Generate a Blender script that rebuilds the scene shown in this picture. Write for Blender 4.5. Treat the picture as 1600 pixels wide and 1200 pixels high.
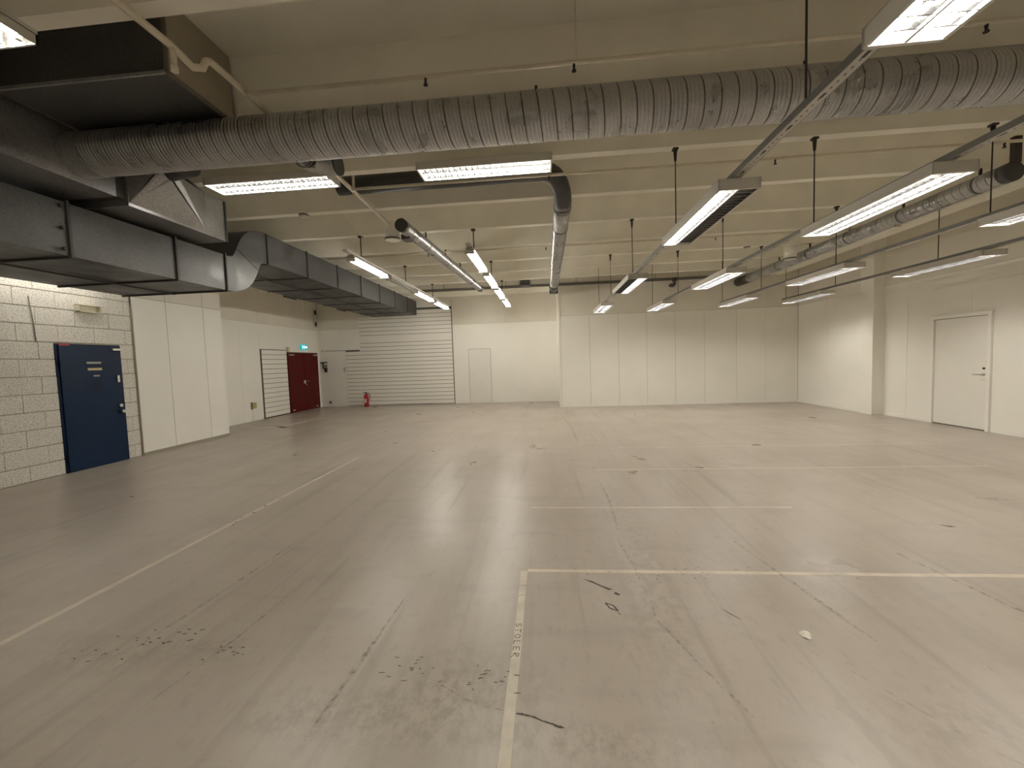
import bpy, math, random
from mathutils import Vector, Matrix
random.seed(7)
for o in list(bpy.data.objects): bpy.data.objects.remove(o, do_unlink=True)
S = bpy.context.scene
C = S.collection

# ------------------------------------------------------------------ camera, world, exposure
CAMZ = 1.55
F, YAW, PIT, ROL = 628.97, -0.0864527, -0.0576501, -0.0335729
fw = Vector((math.sin(YAW)*math.cos(PIT), math.cos(YAW)*math.cos(PIT), math.sin(PIT)))
r0 = Vector((math.cos(YAW), -math.sin(YAW), 0)); u0 = r0.cross(fw)
rt = math.cos(ROL)*r0 + math.sin(ROL)*u0
up = -math.sin(ROL)*r0 + math.cos(ROL)*u0
cd = bpy.data.cameras.new('camera'); cam = bpy.data.objects.new('camera', cd); C.objects.link(cam)
cd.sensor_fit = 'HORIZONTAL'; cd.sensor_width = 36; cd.lens = 36*F/1600; cd.clip_start = .05; cd.clip_end = 100
M = Matrix((rt, up, -fw)).transposed().to_4x4(); M.translation = (0, 0, CAMZ)
cam.matrix_world = M
S.camera = cam
W = bpy.data.worlds.new('world'); S.world = W; W.use_nodes = True
W.node_tree.nodes['Background'].inputs[0].default_value = (.9, .85, .75, 1)
W.node_tree.nodes['Background'].inputs[1].default_value = .02
S.view_settings.view_transform = 'Standard'; S.view_settings.look = 'None'; S.view_settings.gamma = 1
S.view_settings.use_curve_mapping = False
S.view_settings.exposure = 0.15
S.cycles.diffuse_bounces = 8
TUBE = 74.0                      # fluorescent tube radiance
TCOL = (1.0, .945, .845)

# ------------------------------------------------------------------ materials
def mat(name, col, rough=.6, metal=0, var=0, vscale=3, bump=0, bscale=60, spec=.5, col2=None):
    m = bpy.data.materials.new(name); m.use_nodes = True
    n = m.node_tree.nodes; l = m.node_tree.links; b = n['Principled BSDF']
    b.inputs['Base Color'].default_value = (*col, 1); b.inputs['Roughness'].default_value = rough
    b.inputs['Metallic'].default_value = metal; b.inputs['Specular IOR Level'].default_value = spec
    tc = n.new('ShaderNodeTexCoord')
    if var or col2:
        t = n.new('ShaderNodeTexNoise'); t.inputs['Scale'].default_value = vscale; t.inputs['Detail'].default_value = 5
        l.new(tc.outputs['Object'], t.inputs['Vector'])
        rp = n.new('ShaderNodeValToRGB')
        rp.color_ramp.elements[0].position = .3; rp.color_ramp.elements[1].position = .7
        lo = col2 if col2 else tuple(c*(1-var) for c in col)
        hi = col if col2 else tuple(min(1, c*(1+var)) for c in col)
        rp.color_ramp.elements[0].color = (*lo, 1); rp.color_ramp.elements[1].color = (*hi, 1)
        l.new(t.outputs[0], rp.inputs[0]); l.new(rp.outputs[0], b.inputs['Base Color'])
    if bump:
        t2 = n.new('ShaderNodeTexNoise'); t2.inputs['Scale'].default_value = bscale; t2.inputs['Detail'].default_value = 4
        l.new(tc.outputs['Object'], t2.inputs['Vector'])
        bp = n.new('ShaderNodeBump'); bp.inputs['Strength'].default_value = bump; bp.inputs['Distance'].default_value = .01
        l.new(t2.outputs[0], bp.inputs['Height']); l.new(bp.outputs[0], b.inputs['Normal'])
    return m
def emis(name, col, st):
    m = bpy.data.materials.new(name); m.use_nodes = True
    b = m.node_tree.nodes['Principled BSDF']
    b.inputs['Base Color'].default_value = (*[min(.6, c) for c in col], 1) if st < 5 else (.8, .8, .8, 1)
    b.inputs['Emission Color'].default_value = (*col, 1); b.inputs['Emission Strength'].default_value = st
    return m
def floor_mat():
    m = bpy.data.materials.new('painted_concrete'); m.use_nodes = True
    n = m.node_tree.nodes; l = m.node_tree.links; b = n['Principled BSDF']
    geo = n.new('ShaderNodeNewGeometry'); P = geo.outputs['Position']
    def noise(scale, detail=6, sx=1, sy=1, rough=.55):
        mp = n.new('ShaderNodeMapping'); mp.inputs['Scale'].default_value = (sx, sy, 1); l.new(P, mp.inputs['Vector'])
        t = n.new('ShaderNodeTexNoise'); t.inputs['Scale'].default_value = scale; t.inputs['Detail'].default_value = detail
        t.inputs['Roughness'].default_value = rough
        l.new(mp.outputs[0], t.inputs['Vector']); return t.outputs[0]
    def rng(v, a, b_, c=0, d=1):
        r = n.new('ShaderNodeMapRange'); r.inputs[1].default_value = a; r.inputs[2].default_value = b_
        r.inputs[3].default_value = c; r.inputs[4].default_value = d; l.new(v, r.inputs[0]); return r.outputs[0]
    def mix(fac, a, c2):
        x = n.new('ShaderNodeMix'); x.data_type = 'RGBA'
        l.new(fac, x.inputs[0])
        if isinstance(a, tuple): x.inputs[6].default_value = (*a, 1)
        else: l.new(a, x.inputs[6])
        x.inputs[7].default_value = (*c2, 1); return x.outputs[2]
    def mul(a, c2):
        x = n.new('ShaderNodeMath'); x.operation = 'MULTIPLY'; l.new(a, x.inputs[0])
        if isinstance(c2, float): x.inputs[1].default_value = c2
        else: l.new(c2, x.inputs[1])
        return x.outputs[0]
    c = mix(rng(noise(.55, 5), .35, .68), (.352, .308, .262), (.402, .358, .310))
    c = mix(rng(noise(.9, 7, 2.6, .30), .50, .74, 0, .70), c, (.285, .245, .202))
    c = mix(rng(noise(1.3, 8, 5.0, .22), .56, .72, 0, .60), c, (.25, .212, .172))
    c = mix(rng(noise(2.2, 9, .5, 1.6), .54, .74, 0, .45), c, (.27, .235, .198))
    c = mix(rng(noise(14, 7, 1, .5, .7), .54, .74, 0, .50), c, (.26, .225, .185))
    c = mix(rng(noise(60, 3), .66, .76, 0, .55), c, (.20, .17, .14))
    # worn, dirty places with a shape of their own
    for (px, py, rx, ry, s) in ((-.45, 1.78, .42, .30, .9), (-.95, 1.62, .5, .16, .8), (.1, 1.55, .6, .12, .6),
                                (-1.9, 2.02, .3, .10, .6), (-2.5, 1.95, .6, .14, .6), (.62, 2.5, .22, .8, .45), (.75, 3.6, .16, 1.2, .35),
                                (.5, 11.6, .5, .9, .5), (-3.9, 10.4, 1.2, .9, .35), (1.6, 1.7, .5, .2, .35)):
        mp = n.new('ShaderNodeMapping'); mp.vector_type = 'TEXTURE'
        mp.inputs['Location'].default_value = (px, py, 0); mp.inputs['Scale'].default_value = (rx, ry, 1)
        l.new(P, mp.inputs['Vector'])
        ln = n.new('ShaderNodeVectorMath'); ln.operation = 'LENGTH'; l.new(mp.outputs[0], ln.inputs[0])
        msk = rng(ln.outputs['Value'], .25, 1.25, 1, 0)
        c = mix(mul(mul(msk, rng(noise(16, 9, 1, .7, .75), .44, .62)), s), c, (.235, .20, .165))
    l.new(c, b.inputs['Base Color'])
    l.new(rng(noise(1.2, 6), .3, .7, .27, .37), b.inputs['Roughness'])
    b.inputs['Specular IOR Level'].default_value = .45
    bp = n.new('ShaderNodeBump'); bp.inputs['Strength'].default_value = .012; bp.inputs['Distance'].default_value = .01
    l.new(noise(9, 8), bp.inputs['Height']); l.new(bp.outputs[0], b.inputs['Normal'])
    return m
def galv(name, col=(.40, .40, .385), rough=.40, metal=.8, sp=.22):
    m = bpy.data.materials.new(name); m.use_nodes = True
    n = m.node_tree.nodes; l = m.node_tree.links; b = n['Principled BSDF']
    tc = n.new('ShaderNodeTexCoord')
    v = n.new('ShaderNodeTexVoronoi'); v.inputs['Scale'].default_value = 110; l.new(tc.outputs['Object'], v.inputs['Vector'])
    t = n.new('ShaderNodeTexNoise'); t.inputs['Scale'].default_value = 4; t.inputs['Detail'].default_value = 6; l.new(tc.outputs['Object'], t.inputs['Vector'])
    a = n.new('ShaderNodeMix'); a.data_type = 'RGBA'; a.inputs[0].default_value = sp
    a.inputs[6].default_value = (*col, 1); l.new(v.outputs['Color'], a.inputs[7])
    h = n.new('ShaderNodeHueSaturation'); h.inputs['Saturation'].default_value = .10; l.new(a.outputs[2], h.inputs['Color'])
    r = n.new('ShaderNodeMapRange'); r.inputs[1].default_value = .3; r.inputs[2].default_value = .7; r.inputs[3].default_value = .84; r.inputs[4].default_value = 1.10
    l.new(t.outputs[0], r.inputs[0]); l.new(r.outputs[0], h.inputs['Value'])
    l.new(h.outputs[0], b.inputs['Base Color'])
    r2 = n.new('ShaderNodeMapRange'); r2.inputs[1].default_value = .3; r2.inputs[2].default_value = .7; r2.inputs[3].default_value = rough-.08; r2.inputs[4].default_value = rough+.12
    l.new(t.outputs[0], r2.inputs[0]); l.new(r2.outputs[0], b.inputs['Roughness'])
    b.inputs['Metallic'].default_value = metal
    return m
def pitted(name):
    m = mat(name, (.80, .77, .705), .88, bump=.5, bscale=70)
    n = m.node_tree.nodes; l = m.node_tree.links; b = n['Principled BSDF']
    geo = n.new('ShaderNodeNewGeometry')
    t = n.new('ShaderNodeTexNoise'); t.inputs['Scale'].default_value = 55; t.inputs['Detail'].default_value = 6; t.inputs['Roughness'].default_value = .65
    l.new(geo.outputs['Position'], t.inputs['Vector'])
    rp = n.new('ShaderNodeValToRGB'); e = rp.color_ramp.elements
    e[0].position = .33; e[1].position = .52; e[0].color = (.36, .335, .29, 1); e[1].color = (.79, .76, .695, 1)
    l.new(t.outputs[0], rp.inputs[0]); l.new(rp.outputs[0], b.inputs['Base Color'])
    return m
def worn_tape():
    m = mat('worn_tape', (.66, .58, .44), .5)
    n = m.node_tree.nodes; l = m.node_tree.links; b = n['Principled BSDF']
    geo = n.new('ShaderNodeNewGeometry')
    t = n.new('ShaderNodeTexNoise'); t.inputs['Scale'].default_value = 5; t.inputs['Detail'].default_value = 8; t.inputs['Roughness'].default_value = .7
    l.new(geo.outputs['Position'], t.inputs['Vector'])
    rp = n.new('ShaderNodeValToRGB'); rp.color_ramp.elements[0].position = .44; rp.color_ramp.elements[1].position = .66
    rp.color_ramp.elements[0].color = (.60, .545, .445, 1); rp.color_ramp.elements[1].color = (.46, .415, .355, 1)
    l.new(t.outputs[0], rp.inputs[0]); l.new(rp.outputs[0], b.inputs['Base Color'])
    return m
def soft_scuff():
    m = mat('grey_scuff', (.27, .235, .195), .6)
    n = m.node_tree.nodes; l = m.node_tree.links; b = n['Principled BSDF']
    geo = n.new('ShaderNodeNewGeometry')
    t = n.new('ShaderNodeTexNoise'); t.inputs['Scale'].default_value = 26; t.inputs['Detail'].default_value = 8; t.inputs['Roughness'].default_value = .75
    l.new(geo.outputs['Position'], t.inputs['Vector'])
    r = n.new('ShaderNodeMapRange'); r.inputs[1].default_value = .46; r.inputs[2].default_value = .66; r.inputs[3].default_value = 0; r.inputs[4].default_value = .6
    l.new(t.outputs[0], r.inputs[0]); l.new(r.outputs[0], b.inputs['Alpha'])
    return m
def perforated(name):
    m = mat(name, (.62, .60, .55), .5, .2)
    n = m.node_tree.nodes; l = m.node_tree.links; b = n['Principled BSDF']
    geo = n.new('ShaderNodeNewGeometry'); sp = n.new('ShaderNodeSeparateXYZ'); l.new(geo.outputs['Position'], sp.inputs[0])
    tc = n.new('ShaderNodeTexCoord'); so = n.new('ShaderNodeSeparateXYZ'); l.new(tc.outputs['Object'], so.inputs[0])
    def M_(op, a, b_=None):
        x = n.new('ShaderNodeMath'); x.operation = op
        for i, q in enumerate((a, b_)):
            if q is None: continue
            if isinstance(q, (int, float)): x.inputs[i].default_value = q
            else: l.new(q, x.inputs[i])
        return x.outputs[0]
    y = so.outputs[1]; ax = M_('ABSOLUTE', so.outputs[0])
    hole = M_('LESS_THAN', M_('FRACT', M_('DIVIDE', y, .05)), .35)
    near = M_('LESS_THAN', ax, .004)
    slot = M_('MULTIPLY', M_('LESS_THAN', M_('FRACT', M_('DIVIDE', y, .30)), .16), M_('LESS_THAN', ax, .009))
    k = M_('MAXIMUM', M_('MULTIPLY', hole, near), slot)
    mx = n.new('ShaderNodeMix'); mx.data_type = 'RGBA'; l.new(k, mx.inputs[0])
    mx.inputs[6].default_value = (.50, .48, .44, 1); mx.inputs[7].default_value = (.02, .018, .015, 1)
    l.new(mx.outputs[2], b.inputs['Base Color'])
    return m
MT = dict(
    floor=floor_mat(),
    ceil=mat('painted_concrete_ceiling', (.85, .825, .735), .85, var=.05, vscale=2.2, bump=.12, bscale=25),
    wall=mat('painted_wall_panel', (.875, .855, .79), .62, var=.02, vscale=1.3, bump=.03, bscale=80),
    upper=mat('upper_wall_paint', (.76, .725, .64), .75, var=.04, vscale=1.5),
    block=pitted('painted_block'),
    mortar=mat('mortar', (.40, .37, .31), .9),
    joint=mat('dark_joint', (.16, .14, .11), .9),
    slat=mat('slat_board', (.85, .825, .76), .55, var=.02, vscale=1.0),
    groove=mat('slat_groove', (.13, .118, .10), .8),
    white=mat('white_trim', (.87, .85, .79), .5),
    doorw=mat('white_door_leaf', (.83, .81, .75), .5, var=.015),
    blue=mat('blue_door_paint', (.001, .014, .048), .42, var=.1, vscale=3, spec=.22),
    bluef=mat('blue_frame_paint', (.001, .009, .030), .45, spec=.22),
    red=mat('red_door_paint', (.085, .0045, .0035), .45, var=.1, vscale=3, spec=.2),
    redf=mat('dark_red_edge', (.06, .008, .006), .5),
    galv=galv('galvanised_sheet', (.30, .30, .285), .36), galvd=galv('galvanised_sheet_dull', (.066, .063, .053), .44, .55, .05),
    galvp=galv('galvanised_pipe', (.42, .42, .405), .30, .88, .12),
    seam=mat('duct_seam', (.10, .10, .095), .6, .5),
    flange=mat('dark_flange', (.055, .052, .047), .6, .3),
    black=mat('black_plastic', (.02, .018, .016), .5),
    rod=mat('dark_rod', (.045, .036, .027), .6, .3),
    track=mat('track_side', (.17, .165, .15), .5, .4), perf=perforated('perforated_track'),
    house=mat('lamp_housing', (.62, .60, .55), .45),
    louvre=mat('louvre_aluminium', (.80, .80, .79), .22, .92),
    blade=mat('louvre_blade', (.42, .42, .43), .20, 1.0),
    lit=emis('lit_tube', TCOL, TUBE), litb=emis('lit_bare_tube', TCOL, TUBE*.86),
    unlit=mat('unlit_tube', (.55, .53, .50), .3),
    pipe=mat('painted_pipe', (.68, .62, .50), .5, var=.06, vscale=8),
    tape=worn_tape(), ink=mat('marker_ink', (.02, .018, .016), .7),
    stain=mat('dark_scuff', (.075, .062, .05), .8, var=.3, vscale=40),
    stain2=soft_scuff(), greyish=mat('grey_cable', (.25, .22, .18), .7),
    extr=mat('extinguisher_red', (.42, .012, .018), .3), steel=mat('brushed_steel', (.62, .61, .58), .32, .9),
    label=mat('pale_label', (.62, .58, .50), .6), beige=mat('beige_plastic', (.62, .58, .44), .5),
    yel=mat('yellowed_plate', (.45, .36, .14), .5), plateg=mat('grey_plate', (.30, .31, .27), .5), platey=mat('pale_yellow_plate', (.50, .44, .24), .5),
    redsign=mat('red_sticker', (.45, .03, .02), .5), paper=mat('crumpled_paper', (.72, .68, .60), .8),
    teal=emis('exit_sign_glow', (.01, .42, .46), .55), arrow=emis('exit_arrow_glow', (.75, 1, 1), 1.6),
    base=mat('dark_base_strip', (.36, .32, .25), .8), dgrey=mat('dark_sheet', (.10, .10, .095), .45, .6),
)

# ------------------------------------------------------------------ mesh helpers
class MB:
    def __init__(s): s.v = []; s.f = []; s.mi = []; s.sm = []
    def quad(s, pts, mi=0, sm=False):
        i = len(s.v); s.v += [tuple(p) for p in pts]; s.f.append(tuple(range(i, i+len(pts)))); s.mi.append(mi); s.sm.append(sm); return s
    def box(s, x0, x1, y0, y1, z0, z1, mi=0, b=0):
        if x0 > x1: x0, x1 = x1, x0
        if y0 > y1: y0, y1 = y1, y0
        if z0 > z1: z0, z1 = z1, z0
        i = len(s.v)
        s.v += [(x0,y0,z0),(x1,y0,z0),(x1,y1,z0),(x0,y1,z0),(x0,y0,z1),(x1,y0,z1),(x1,y1,z1),(x0,y1,z1)]
        for q in ((0,3,2,1),(4,5,6,7),(0,1,5,4),(1,2,6,5),(2,3,7,6),(3,0,4,7)):
            s.f.append(tuple(i+k for k in q)); s.mi.append(mi); s.sm.append(False)
        return s
    def hexa(s, p, mi=0):
        i = len(s.v); s.v += [tuple(q) for q in p]
        for q in ((0,3,2,1),(4,5,6,7),(0,1,5,4),(1,2,6,5),(2,3,7,6),(3,0,4,7)):
            s.f.append(tuple(i+k for k in q)); s.mi.append(mi); s.sm.append(False)
        return s
    def tube(s, path, r, n=12, mi=0, caps=True, sm=True):
        path = [Vector(p) for p in path]; rs = r if isinstance(r, (list, tuple)) else [r]*len(path)
        i0 = len(s.v); prev = None
        for k, p in enumerate(path):
            if k == 0: t = path[1]-p
            elif k == len(path)-1: t = p-path[k-1]
            else: t = (path[k+1]-p).normalized()+(p-path[k-1]).normalized()
            t.normalize()
            if prev is None:
                a = Vector((0,0,1)) if abs(t.z) < .9 else Vector((1,0,0))
                u = t.cross(a).normalized()
            else:
                u = (prev - t*prev.dot(t)).normalized()
            prev = u; w = t.cross(u)
            for j in range(n):
                a = 2*math.pi*j/n; s.v.append(tuple(p + rs[k]*(math.cos(a)*u+math.sin(a)*w)))
        for k in range(len(path)-1):
            for j in range(n):
                a = i0+k*n+j; b = i0+k*n+(j+1) % n
                s.f.append((a, b, b+n, a+n)); s.mi.append(mi); s.sm.append(sm)
        if caps:
            s.f.append(tuple(i0+j for j in reversed(range(n)))); s.mi.append(mi); s.sm.append(False)
            e = i0+(len(path)-1)*n; s.f.append(tuple(e+j for j in range(n))); s.mi.append(mi); s.sm.append(False)
        return s
    def lathe(s, prof, cx, cy, n=24, mi=0):
        i0 = len(s.v)
        for (r, z) in prof:
            for j in range(n):
                a = 2*math.pi*j/n; s.v.append((cx+r*math.cos(a), cy+r*math.sin(a), z))
        for k in range(len(prof)-1):
            for j in range(n):
                a = i0+k*n+j; b = i0+k*n+(j+1) % n
                s.f.append((a, b, b+n, a+n)); s.mi.append(mi); s.sm.append(True)
        s.f.append(tuple(i0+j for j in reversed(range(n)))); s.mi.append(mi); s.sm.append(False)
        e = i0+(len(prof)-1)*n; s.f.append(tuple(e+j for j in range(n))); s.mi.append(mi); s.sm.append(False)
        return s
    def mesh(s, name, *mats):
        me = bpy.data.meshes.new(name); me.from_pydata(s.v, [], s.f)
        for m in mats: me.materials.append(MT[m])
        me.polygons.foreach_set('material_index', s.mi); me.polygons.foreach_set('use_smooth', s.sm); me.update()
        return me
    def obj(s, name, mats, parent=None, **kw):
        if isinstance(mats, str): mats = (mats,)
        return link(name, s.mesh(name, *mats), parent, **kw)
def link(name, me, parent=None, loc=None, rotz=0, bevel=0):
    o = bpy.data.objects.new(name, me); C.objects.link(o)
    if parent is not None: o.parent = parent
    if loc: o.location = loc
    if rotz: o.rotation_euler = (0, 0, rotz)
    if bevel:
        m = o.modifiers.new('bevel', 'BEVEL'); m.width = bevel; m.segments = 2; m.limit_method = 'ANGLE'
    return o
def tag(o, label, cat, group=None):
    o['label'] = label; o['category'] = cat
    if group: o['group'] = group
    return o
def struct(o): o['kind'] = 'structure'; return o
def thing(name, label, cat, loc=(0,0,0), rotz=0, group=None):
    o = bpy.data.objects.new(name, None); C.objects.link(o); o.empty_display_size = .1
    o.location = loc; o.rotation_euler = (0, 0, rotz); return tag(o, label, cat, group)
def bx(x0, x1, y0, y1, z0, z1): return MB().box(x0, x1, y0, y1, z0, z1)
def arc(c, r, a0, a1, n, ax):          # quarter bends: points c + r*(cos,sin) in axes ax
    out = []
    for i in range(n+1):
        a = a0+(a1-a0)*i/n; p = Vector(c); p += r*math.cos(a)*Vector(ax[0]) + r*math.sin(a)*Vector(ax[1]); out.append(p)
    return out

# ------------------------------------------------------------------ the shell
SOF, SLAB = 3.92, 4.42
YB = 15.0; YR = 13.0; XL = -7.62; XF = -8.8; XBOX = -7.592; XR1 = 7.65; XR2 = 7.82; XS = .42; Y0 = -4.0
fl = struct(bx(-9.2, 8.3, Y0-.2, YB+.3, -.15, 0).obj('floor', 'floor'))
ce = struct(bx(-9.2, 8.3, Y0-.2, YB+.3, SLAB, SLAB+.2).obj('ceiling', 'ceil'))
RIBS = [4.92+1.1755*k for k in range(-7, 9)]
mb = MB()
x0, x1 = -8.79, 6.84
mb.hexa([(x0,-.056,0),(x1,-.056,0),(x1,.056,0),(x0,.056,0),(x0,-.085,.52),(x1,-.085,.52),(x1,.085,.52),(x0,.085,.52)])
rib_me = mb.mesh('rib', 'ceil')
for y in RIBS: link('rib', rib_me, ce, (0, y, SOF))
bx(6.83, 7.16, Y0, YR-.01, 3.87, SLAB+.02).obj('girder', 'ceil', ce, bevel=.01)

# left: painted block wall
wl = struct(bx(XL-.25, XL-.016, Y0, 6.88, 0, SLAB+.01).obj('wall_left', 'mortar'))
zl = [0]+[.759+.263*n for n in range(-2, 15)]
blocks = {}
for i in range(len(zl)-1):
    z0, z1 = zl[i], min(zl[i+1], SLAB)
    off = 5.466 if i % 2 == 1 else 5.222
    n0 = int(math.floor((2.9-off)/.508))
    y = off+.508*n0
    while y < 6.88:
        a, b = max(y, 2.5), min(y+.508, 6.868); y += .508
        cuts = [(a, b)]
        if z0 < 2.03:                                   # opening of the blue door
            cuts = []
            if a < 5.66: cuts.append((a, min(b, 5.66)))
            if b > 6.625: cuts.append((max(a, 6.625), b))
        for (p, q) in cuts:
            if q-p < .03: continue
            g = .0018; h_ = .0065; zt = z1-g if not (z0 < 2.03 < z1 and p > 5.5 and q < 6.7 and False) else z1
            key = (round(q-p, 3), round(z1-z0, 3), random.randint(0, 2))
            if key not in blocks:
                d = random.uniform(0, .004)
                blocks[key] = MB().hexa([(-.05,g,h_),(-.002+d,g,h_),(-.002+d,q-p-g,h_),(-.05,q-p-g,h_),
                                         (-.05,g,z1-z0-h_),(d,g,z1-z0-h_),(d,q-p-g,z1-z0-h_),(-.05,q-p-g,z1-z0-h_)]).mesh('block', 'block')
            link('block', blocks[key], wl, (XL, p, z0), bevel=.004)
# left: boxed-out panel wall, return and the far left wall
wb = struct(bx(XF-.1, XBOX-.014, 6.88, 8.93, 0, SLAB+.01).obj('wall_left_box', 'joint'))
for a, b in ((6.887, 7.549), (7.557, 8.433), (8.441, 8.93)):
    bx(XBOX-.02, XBOX, a, b, .05, 2.965).obj('panel', 'wall', wb, bevel=.003)
    bx(XBOX-.02, XBOX-.002, a, b, 2.972, SLAB).obj('panel', 'upper', wb)
bx(XF, XBOX, 8.925, 8.935, 0, SLAB).obj('panel', 'wall', wb)
struct(bx(XBOX-.02, XBOX+.008, 6.887, 8.93, 0, .05).obj('baseboard_left_box', 'base'))
wf = struct(bx(XF-.25, XF-.012, 8.9, YB+.2, 0, SLAB+.01).obj('wall_left_far', 'joint'))
for a, b, z0, z1 in ((8.935, 10.95, 0, 2.965), (10.955, 11.76, 0, 2.965), (11.765, 13.03, 2.175, 2.965), (13.035, 14.87, 2.1, 2.965), (14.875, 14.99, 0, 2.965)):
    bx(XF-.02, XF, a, b, z0, z1).obj('panel', 'wall', wf)
for a, b in ((8.935, 11.76), (11.765, 13.03), (13.035, 14.3), (14.305, 14.99)):
    bx(XF-.02, XF-.003, a, b, 2.97, SLAB).obj('panel', 'upper', wf)
# slat panel beside the red door
sl = thing('slat_panel', 'narrow white slatted display panel beside the red double doors', 'slat panel', (XF, 12.4, 0))
bx(.001, .008, -.61, .61, .02, 2.16).obj('backing', 'groove', sl)
sme = MB().box(.006, .03, -.605, .605, .004, .142).mesh('slat', 'slat')
for k in range(14): link('slat', sme, sl, (0, 0, .03+k*.152), bevel=.003)
bx(.001, .036, -.635, -.612, 0, 2.17).obj('edge_strip', 'joint', sl)

# back: left bay
wbk = struct(bx(XF-.2, XS+.2, YB+.012, YB+.25, 0, SLAB+.01).obj('wall_back', 'joint'))
for a, b, z0, z1, m in ((XF, -7.72, 0, 2.15, 'wall'), (XF, -7.14, 2.156, 2.975, 'wall'), (XF, -7.14, 2.98, SLAB, 'upper'), (-7.14, -3.5, 3.69, SLAB, 'upper'), (-7.72, -7.14, 0, 2.15, 'wall'), (-7.14, -3.5, 0, 3.69, 'wall'),
                        (-3.49, -2.935, 0, 2.975, 'wall'), (-2.935, -2.035, 2.075, 2.975, 'wall'), (-2.035, XS, 0, 2.975, 'wall'), (-3.49, -1.5, 2.98, SLAB, 'upper'), (-1.495, XS, 2.98, SLAB, 'upper')):
    bx(a, b, YB, YB+.02, z0, z1).obj('panel', m, wbk)
sl = thing('slat_wall', 'large white slatted display wall rising behind the fire extinguisher', 'slat wall', (-5.3, YB, 0))
bx(-1.82, 1.80, -.012, -.002, 2.15, 3.67).obj('backing', 'groove', sl)
bx(-2.40, 1.80, -.012, -.002, .02, 2.15).obj('backing', 'groove', sl)
PIT_ = .1485
sw = MB().box(-2.395, 1.795, -.034, -.010, .004, PIT_-.011).mesh('slat', 'slat')
su = MB().box(-1.815, 1.795, -.034, -.010, .004, PIT_-.011).mesh('slat', 'slat')
su2 = MB().box(-1.815, 1.795, -.034, -.010, .004, 2*PIT_-.011).mesh('slat', 'slat')
k = 0
while k < 24:
    z = .03+k*PIT_
    if k < 14: link('slat', sw, sl, (0, 0, z))
    elif k == 16: link('slat', su2, sl, (0, 0, z)); k += 1
    else: link('slat', su, sl, (0, 0, z))
    k += 1
bx(1.797, 1.82, -.04, -.002, 0, 3.67).obj('edge_strip', 'groove', sl)
# step between the two back bays, and the right back bay
ws = struct(bx(XS+.012, XS+.2, YR+.03, YB+.1, 0, SLAB+.01).obj('wall_back_step', 'joint'))
bx(XS, XS+.02, YR+.05, YB, 0, 2.975).obj('panel', 'wall', ws); bx(XS, XS+.02, YR+.05, YB, 2.98, SLAB).obj('panel', 'upper', ws)
bx(XS-.012, XS+.05, YR-.012, YR+.05, 0, SLAB).obj('corner_trim', 'white', ws)
wr = struct(bx(XS+.05, XR1+.2, YR+.012, YR+.25, 0, SLAB+.01).obj('wall_back_right', 'joint'))
J = [XS+.05, 1.393, 2.293, 3.161, 4.03, 4.908, 5.861, 6.708, XR1]
for a, b in zip(J[:-1], J[1:]):
    g = .003
    bx(a+g, b-g, YR, YR+.02, .04, 2.915).obj('panel', 'wall', wr, bevel=.003)
    bx(a+.001, b-.001, YR+.006, YR+.02, 2.92, SLAB).obj('panel', 'upper', wr)
struct(bx(XS+.05, XR1, YR-.008, YR+.01, 0, .045).obj('baseboard_back', 'white'))
# right wall, pilaster, near right wall
w1 = struct(bx(XR1+.012, XR1+.4, 10.3, YR+.2, 0, SLAB+.01).obj('wall_right_far', 'joint'))
for a, b in ((10.455, 11.7), (11.704, 12.995)):
    bx(XR1, XR1+.02, a, b, .05, 2.93).obj('panel', 'wall', w1); bx(XR1+.004, XR1+.02, a, b, 2.935, SLAB).obj('panel', 'upper', w1)
struct(bx(XR1-.010, XR1+.01, 10.455, YR, 0, .05).obj('baseboard_right_far', 'white'))
struct(bx(7.56, XR2+.1, 10.06, 10.45, 0, SLAB).obj('wall_right_pilaster', 'wall', bevel=.008))
w2 = struct(bx(XR2+.012, XR2+.25, Y0, 10.1, 0, SLAB+.01).obj('wall_right', 'joint'))
D0, D1 = 7.84, 8.84
for a, b, z0, z1, m in ((9.48, 10.06, .06, 2.96, 'wall'), (D1+.06, 9.474, .06, 2.96, 'wall'), (8.15, D1+.06, 2.14, 2.69, 'wall'), (D0-.06, 8.147, 2.14, 2.69, 'wall'), (D0-.06, D1+.06, 2.694, 2.96, 'wall'),
                        (6.4, D0-.06, .06, 2.69, 'wall'), (6.4, D0-.06, 2.694, 2.96, 'wall'), (4.0, 6.396, .06, 2.96, 'wall'), (1.6, 3.996, .06, 2.96, 'wall'), (Y0, 1.596, .06, 2.96, 'wall'), (Y0, 10.06, 2.963, SLAB, 'upper')):
    bx(XR2, XR2+.02, a, b, z0, z1).obj('panel', m, w2)
struct(bx(XR2-.012, XR2+.01, D1+.07, 10.06, 0, .065).obj('baseboard_right', 'white'))
struct(bx(XR2-.012, XR2+.01, Y0, D0-.07, 0, .065).obj('baseboard_right_near', 'white'))
struct(bx(-9, 8.2, Y0-.2, Y0, 0, SLAB).obj('wall_front', 'wall'))

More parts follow.
